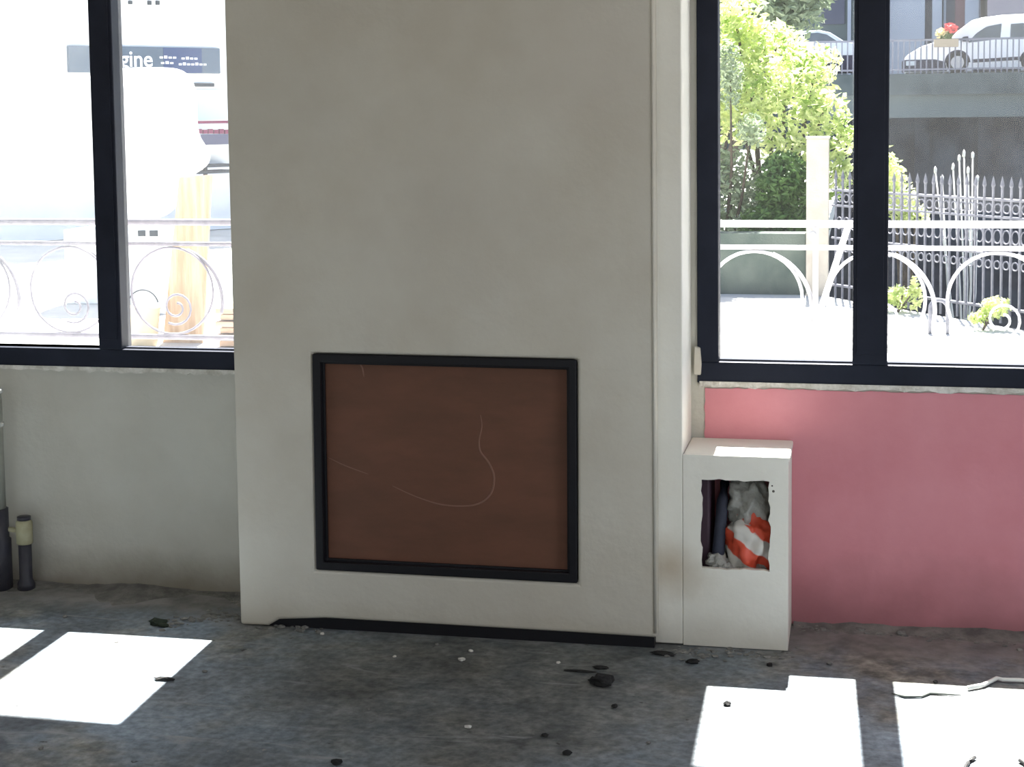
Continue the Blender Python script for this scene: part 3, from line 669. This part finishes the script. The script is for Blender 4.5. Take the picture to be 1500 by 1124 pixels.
WCAR = mat('white_car_paint', (.85, .86, .88), rough=.25, spec=.6); CGL = mat('car_glass', (.04, .06, .09), (.08, .10, .14), 2, rough=.08, spec=.8)
BPL = mat('grey_bumper_plastic', (.035, .035, .06), (.05, .05, .08), 5, spec=.05); TYR = mat('tyre_rubber', (.02, .02, .025)); HUB = mat('wheel_hub', (.45, .45, .47), rough=.3, metal=.5)
LMP = mat('headlight_glass', (.5, .55, .58), rough=.1); SILV = mat('silver_car_paint', (.55, .60, .66), rough=.2, metal=.3, spec=.8)
def vehicle(name, label, x0, z0, y0, wd, prof, glass, wheels, wr, bump, paint, extras, flip=1):
    t = thing(name, label, 'van' if name == 'van' else 'car', (x0, y0 + wd / 2, z0))
    fn = lambda u, v, tt: (x0 + flip * u, y0 + tt, z0 + v)
    MB().prism(prof, wd, fn).build('body', paint, t, bevel=.06, seg=3)
    for nm, g in glass:
        o = MB().prism(g, wd + .03, lambda u, v, tt: (x0 + flip * u, y0 - .015 + tt, z0 + v)).build(nm, CGL, t, bevel=.01)
    for nm, g in bump: MB().prism(g, wd + .06, lambda u, v, tt: (x0 + flip * u, y0 - .03 + tt, z0 + v)).build(nm, BPL, t, bevel=.02)
    for nm, g, mt in extras: MB().prism(g, .12, lambda u, v, tt: (x0 + flip * u, y0 - .06 + tt, z0 + v)).build(nm, mt, t, bevel=.01)
    for wx in wheels:
        for yy in (y0 - .02, y0 + wd - .18):
            o = MB()
            for k in range(2):
                pass
            o.prism([(wx + wr * math.cos(q), wr + wr * math.sin(q)) for q in [2 * math.pi * j / 24 for j in range(24)]], .2, lambda u, v, tt, yy=yy: (x0 + flip * u, yy + tt, z0 + v))
            wo_ = o.build('wheel', TYR, t, bevel=.02)
            MB().prism([(wx + wr * .6 * math.cos(q), wr + wr * .6 * math.sin(q)) for q in [2 * math.pi * j / 16 for j in range(16)]], .22, lambda u, v, tt, yy=yy: (x0 + flip * u, yy - .01 + tt, z0 + v)).build('hub', HUB, wo_)
            MB().prism([(wx + wr * 1.15 * math.cos(q), wr + wr * 1.15 * math.sin(q)) for q in [math.pi * j / 12 for j in range(13)]], .03, lambda u, v, tt, yy=yy: (x0 + flip * u, yy + .01 + tt, z0 + v)).build('wheel_arch', BPL, t)
    return t
YV = YBR + .8; s = (YV - CAM[1]) * 1.01 / F * 1.0
vx = at(1325, 100, YV).x; k = (at(1500, 100, YV).x - vx) / 175
def U(px, py): return ((px - 1325) * k, (106 - py) * k)
zd = at(1325, 106, YV).z
prof = [U(*p) for p in ((1326, 104), (1325, 82), (1330, 76), (1350, 64), (1372, 57), (1392, 54), (1408, 38), (1424, 26), (1440, 22), (1470, 19), (1515, 18), (1528, 24), (1532, 60), (1532, 104))]
vehicle('van', 'white van parked on the bridge, nose to the left', vx, zt, YV, 1.75, prof,
        [('door_window', [U(*p) for p in ((1418, 60), (1430, 46), (1445, 36), (1467, 32), (1465, 55))]), ('rear_window', [U(*p) for p in ((1480, 33), (1520, 31), (1522, 54), (1479, 56))])],
        (U(1403, 0)[0], U(1512, 0)[0]), .33,
        [('front_bumper', [U(*p) for p in ((1323, 102), (1323, 84), (1370, 84), (1385, 88), (1388, 102))]), ('side_moulding', [U(*p) for p in ((1425, 90), (1425, 85), (1495, 82), (1495, 87))]), ('sill', [U(*p) for p in ((1425, 103), (1425, 100), (1495, 100), (1495, 103))])],
        WCAR, [('headlight', [U(*p) for p in ((1327, 93), (1327, 86), (1342, 86), (1342, 93))], LMP), ('wing_mirror', [U(*p) for p in ((1410, 58), (1410, 51), (1418, 50), (1420, 58))], BPL)])
YV2 = YBR + 1.2; cx0 = at(1133, 100, YV2).x; k = (at(1233, 100, YV2).x - cx0) / 100
def U2(px, py): return ((px - 1133) * k, (106 - py) * k)
prof = [U2(*p) for p in ((1124, 100), (1122, 70), (1128, 60), (1142, 56), (1160, 43), (1175, 39), (1200, 38), (1216, 42), (1236, 55), (1262, 60), (1280, 68), (1286, 80), (1286, 100))]
vehicle('car', 'silver-roofed car with dark lower body on the bridge behind the bush', cx0, zt, YV2, 1.7, prof,
        [('side_window', [U2(*p) for p in ((1152, 55), (1165, 46), (1178, 43), (1198, 42), (1211, 45), (1226, 55))])],
        (U2(1150, 0)[0], U2(1262, 0)[0]), .32, [('lower_body', [U2(*p) for p in ((1123, 101), (1122, 76), (1286, 76), (1287, 101))])], SILV, [])

# buildings beyond the bridge
FB1 = mat('far_wall_bluegrey', (.27, .31, .40), (.31, .35, .43), .5); FDK = mat('far_dark_panel', (.06, .07, .11), (.08, .09, .13), .6)
FRD = mat('far_redbrown_panel', (.11, .055, .075), (.14, .075, .09), .6); FPK = mat('far_wall_pink', (.30, .265, .31), (.33, .295, .34), .5); FGN = mat('far_wall_greygreen', (.06, .085, .095), (.11, .14, .15), .35)
YF = 66.0
fbd = thing('street_building', 'pale blue-grey building with dark vertical bays behind the parked van', 'building', (6, YF, -5))
def strip(nm, a, b, mt, dy=0, y0=-300, d=6):
    xa, xb = at(a, 0, YF).x, at(b, 0, YF).x; MB().box(xa, xb, YF + dy, YF + d, -5, 12).build(nm, mt, fbd)
strip('wall', 1290, 1355, FB1); strip('recess', 1355, 1366, FDK, .5); strip('pier', 1366, 1380, FB1, 0); strip('recess', 1380, 1400, FDK, .5)
strip('door_leaf', 1400, 1414, FRD, .2); strip('wall', 1414, 1434, FB1); strip('drain_pipe', 1434, 1436, FDK, -.1, d=-.02)
xa = at(1383, 0, YF).x; MB().box(xa, xa + .1, YF + .3, YF + .5, -5, 12).build('bay_edge', FB1, fbd)
fb2 = thing('rendered_house', 'pinkish rendered house wall behind the roof of the white van', 'building', (10, YF - 1, -5))
xa, xb = at(1442, 0, YF - .6).x + .15, at(1800, 0, YF).x
MB().box(xa, xb, YF - .4, YF + 6, -5, 11).build('wall', FPK, fb2); MB().box(xa - .1, xb, YF - .6, YF + 6.2, 11, 11.4).build('eaves', FDK, fb2)
fb3 = thing('shaded_house', 'grey-green shaded house behind the dark car and tree tops', 'building', (0, YF - 2, -5))
xa, xb = at(700, 0, YF).x, at(1289, 0, YF).x
MB().box(xa, xb, YF - .5, YF + 6, -5, 12).build('wall', FGN, fb3)
p = at(1223, 18, YF - .6); MB().box(p.x - .5, p.x + .4, YF - .6, YF - .4, p.z - .5, p.z + .6).build('dark_window', FDK, fb3)
p = at(1245, 18, YF - .6); MB().box(p.x - .1, p.x + .05, YF - .62, YF - .4, -5, 12).build('downpipe', FB1, fb3)

# ================================================================== LEFT WINDOW VIEW
SHW = mat('white_render', (.82, .84, .85), (.88, .89, .90), 1.0)
def tow(px, py, wdist): d = ray(px, py); return Vector(CAM + d * wdist)
sl, sr_ = tow(97, 67, 21.0), tow(320, 72, 22.5)
fdir = Vector((sr_.x - sl.x, sr_.y - sl.y, 0)).normalized(); fn_ = Vector((fdir.y, -fdir.x, 0))   # towards camera
if fn_.dot(Vector(CAM) - sl) < 0: fn_ = -fn_
org = Vector((sl.x, sl.y, 0))
def hit(px, py, off=0):   # pixel on the facade plane moved off towards the street
    d = Vector(ray(px, py)); o = Vector(CAM); P0 = org + fn_ * off; t = (P0 - o).dot(fn_) / d.dot(fn_); p = o + d * t
    return (p - org).dot(fdir), p.z
def fpt(u, z, off): return org + fdir * u + fn_ * off + Vector((0, 0, z))
shop = thing('shop_building', 'white rendered shop front across the street with long grey-blue sign', 'building', tuple(org))
def fbox(nm, u0, u1, z0, z1, o0, o1, mt, par, bevel=0):
    P = [fpt(u0, z0, o1), fpt(u1, z0, o1), fpt(u1, z0, o0), fpt(u0, z0, o0), fpt(u0, z1, o1), fpt(u1, z1, o1), fpt(u1, z1, o0), fpt(u0, z1, o0)]
    return MB().hexa(P).build(nm, mt, par, bevel=bevel)
fbox('wall', -14, 9, 0, 8, -6, 0, SHW, shop)
BAND = mat('shop_lintel_grey', (.10, .13, .16)); 
# sign
SGB = mat('sign_greyblue', (.075, .11, .155), (.085, .125, .175), 3, rough=.6, spec=.05); SGD = mat('sign_dark_blue', (.03, .06, .15), rough=.6, spec=.05); LET = mat('sign_lettering', (.85, .88, .95))
u0, z1 = hit(97, 66); u1, zb_ = hit(320, 110); _, z0 = hit(97, 104)
zlo = (z0 + zb_) / 2 ; zhi = (z1 + hit(320, 72)[1]) / 2
sg = thing('shop_sign', 'long grey-blue shop sign with pale lettering seen through the left window', 'sign', tuple(fpt(u0, zlo, .06)))
fbox('sign_board', u0, u1, zlo, zhi, .002, .06, SGB, sg, .01)
a, b = hit(236, 90)[0], hit(292, 90)[0]
fbox('blue_panel', a, b, zlo + .004, zhi - .004, .062, .068, SGD, sg)
def text(body, px, py, size, mt, par, off, name):
    cu = bpy.data.curves.new(name, 'FONT'); cu.body = body; cu.size = size; cu.extrude = .004; cu.offset = .004
    o = bpy.data.objects.new(name, cu); COL.objects.link(o); u, z = hit(px, py, off); P = fpt(u, z, off)
    R = Matrix((fdir, Vector((0, 0, 1)), fn_)).transposed().to_4x4()
    o.matrix_world = Matrix.Translation(P) @ R; cu.materials.append(mt)
    bpy.context.view_layer.update()
    me = bpy.data.meshes.new_from_object(o.evaluated_get(bpy.context.evaluated_depsgraph_get())); me.transform(Matrix.Translation(P) @ R)
    bpy.data.objects.remove(o); o = bpy.data.objects.new(name, me); COL.objects.link(o)
    o.parent = par; o.matrix_parent_inverse = Matrix.Translation(-Vector(par.location))
    return o
text('gine', 176, 97, .30, LET, sg, .075, 'lettering')
for (a, b, y) in ((230, 256, 86), (262, 287, 87.5), (232, 252, 94), (258, 300, 96)):
    ua, ub = hit(a, y)[0], hit(b, y)[0]; z = hit((a + b) / 2, y)[1]; n = max(3, int((ub - ua) / .06))
    m = MB()
    for k in range(n):
        w0 = (ub - ua) / n; P0 = ua + k * w0
        hh = .026 + (.012 if k % 3 == 1 else 0)
        m.hexa([fpt(P0, z, .074), fpt(P0 + w0 * .72, z, .074), fpt(P0 + w0 * .72, z, .07), fpt(P0, z, .07), fpt(P0, z + hh, .074), fpt(P0 + w0 * .72, z + hh, .074), fpt(P0 + w0 * .72, z + hh, .07), fpt(P0, z + hh, .07)])
    m.build('small_lettering', LET, sg)
def fpx(nm, xa, xb, ya, yb, o0, o1, mt, par):
    m_ = (xa + xb) / 2; fbox(nm, hit(xa, ya, o1)[0], hit(xb, ya, o1)[0], hit(m_, yb, o1)[1], hit(m_, ya, o1)[1], o0, o1, mt, par)
DBAR = mat('dark_grey_bar', (.025, .035, .045)); AWD = mat('awning_slate', (.07, .075, .13)); AWR = mat('awning_maroon', (.16, .02, .06)); CYN = mat('shop_glass_pale', (.62, .72, .76), rough=.3)
fpx('shop_pane', 270, 331, 131, 176, .002, .02, CYN, shop)
fpx('dark_slot', 270, 314, 122, 127, .002, .05, DBAR, shop)
st = thing('market_stall', 'stall with maroon-fringed slate canopy before the white shop front', 'stall', tuple(fpt(*hit(300, 240), .8)[:2]) + (0,))
fpx('canopy_band', 272, 352, 197, 212, .5, .9, AWD, st)
for i in range(9): fpx('fringe_tab', 274 + i * 8, 280 + i * 8, 189 + (i % 2), 196, .86, .9, AWR, st)
fpx('fringe_rail', 272, 350, 177, 181, .86, .89, AWR, st)
fpx('back_panel', 275, 350, 212, 240, .5, .55, SHW, st)
fpx('table_edge', 290, 350, 241, 245, .5, .95, DBAR, st)
fpx('table_leg', 300, 304, 245, 330, .8, .85, DBAR, st); fpx('table_leg', 342, 346, 245, 330, .8, .85, DBAR, st)
fpx('table_shelf', 292, 350, 250, 254, .5, .95, DBAR, st)
for a_ in (160, 189, 217, 229):    # small dark marks high on the wall
    fpx('vent', a_, a_ + 5, 1, 6 + (a_ % 3), .002, .03, DBAR, shop)
# white tarpaulin mass
TARP = mat('white_tarpaulin', (.88, .90, .90), (.92, .93, .93), 2, rough=.6, transl=.3)
m = MB(); YT = 8.2
oul = [(150, 330), (120, 240), (128, 105), (150, 99), (180, 98), (240, 97), (262, 99), (273, 130), (272, 195), (284, 215), (296, 235), (290, 252), (262, 262), (250, 330)]
pts = [(at(a, b, YT).x, at(a, b, YT).z) for a, b in oul]; cxp = sum(p[0] for p in pts) / len(pts); czp = sum(p[1] for p in pts) / len(pts)
rings = []
for dy, sc_ in ((-.42, .35), (-.34, .75), (-.15, .95), (0, 1.0), (.25, .97), (.45, .75), (.5, .3)):
    rings.append([m.b.verts.new((cxp + (x - cxp) * sc_, YT + dy + .03 * math.sin(9 * z + x * 5), max(.01, czp + (z - czp) * sc_))) for x, z in pts])
for A_, B_ in zip(rings, rings[1:]):
    for i in range(len(pts)): m.b.faces.new((A_[i], A_[(i + 1) % len(pts)], B_[(i + 1) % len(pts)], B_[i]))
m.b.faces.new(rings[0]); m.b.faces.new(rings[-1][::-1])
o = m.build('wrapped_load', TARP, smooth=True); sbd = o.modifiers.new('s', 'SUBSURF'); sbd.levels = 1; sbd.render_levels = 2
tag(o, 'tall white tarpaulin-wrapped load standing on the street behind the left mullion', 'tarpaulin')
m = MB(); p0 = at(205, 330, YT); m.box(p0.x - .5, p0.x + .45, YT - .45, YT + .45, -.01, p0.z - .01)
tag(m.build('pallet_box', SHW, bevel=.01), 'white boxed base under the tarpaulin-wrapped load', 'box')
# plywood board, crate, timber
WOOD = mat('plywood', (.36, .24, .15), (.52, .38, .26), 4, stretch=(8, 8, .6), bump=.2); WOOD2 = mat('timber', (.34, .23, .16), (.46, .34, .25), 3, stretch=(.8, 8, 8))
g0, g1 = ground(243, 500), ground(297, 502); YW = g0.y
p = [at(262, 260, YW), at(309, 256, YW), at(297, 502, YW), at(238, 500, YW)]
m = MB(); m.hexa([(p[3].x, YW, -.01), (p[2].x, YW, -.01), (p[2].x, YW + .03, -.01), (p[3].x, YW + .03, -.01), (p[0].x, YW, p[0].z), (p[1].x, YW, p[1].z), (p[1].x, YW + .03, p[1].z), (p[0].x, YW + .03, p[0].z)])
tag(m.build('plywood_board', WOOD, bevel=.003), 'upright tan plywood board standing outside behind the left railing rings', 'board')
tm = thing('timber_stack', 'stack of short tan timbers on the ground right of plywood board', 'timber', (at(335, 480, 5.2).x, 5.2, 0))
for k in range(7):
    z = -.01 + k * .045; xa = at(313 + (k * 5) % 9, 480, 5.2).x
    MB().box(xa, xa + .6, 5.2 + (k % 2) * .03, 5.5, z, z + .036).build('timber_piece', WOOD2, tm, bevel=.003)
bp_ = ground(238, 496)
sk_ = thing('tan_bucket', 'small tan bucket with handle before the plywood board', 'bucket', tuple(bp_))
MB().lathe((bp_.x, bp_.y - .3, -.01), [(.09, 0), (.115, .26), (.122, .262), (.122, .28), (.10, .28)], 20).build('pail', mat('tan_plastic', (.5, .42, .28), (.56, .48, .34), 5), sk_, smooth=True)
MB().tube(arc(bp_.x, .27, .115, 15, 165, bp_.y - .3, 14), .005, 6).build('handle', DBAR, sk_, smooth=True)
gp_ = ground(212, 470)
m = MB(); blob(m, (gp_.x, gp_.y, .06), .12, .1, .08, .4, 2.5, 3, 4); tag(m.build('grey_rubble_sack', GRY, smooth=True), 'grey sagging sack on the ground left of the tan bucket', 'sack')
cr = at(215, 342, 7.15); ct = thing('white_cabinet', 'low white cabinet with two dark vents beyond the railing, right of left mullion', 'cabinet', (cr.x, 7.2, 0))
MB().box(cr.x - .16, cr.x + .14, 7.156, 7.5, -.01, cr.z + .09).build('cabinet_body', SHW, ct, bevel=.01)
for a_, b_ in ((202, 213), (219, 231)): MB().box(at(a_, 342, 7.15).x, at(b_, 342, 7.15).x, 7.148, 7.1555, cr.z - .024, cr.z + .024).build('vent', DBAR, ct)
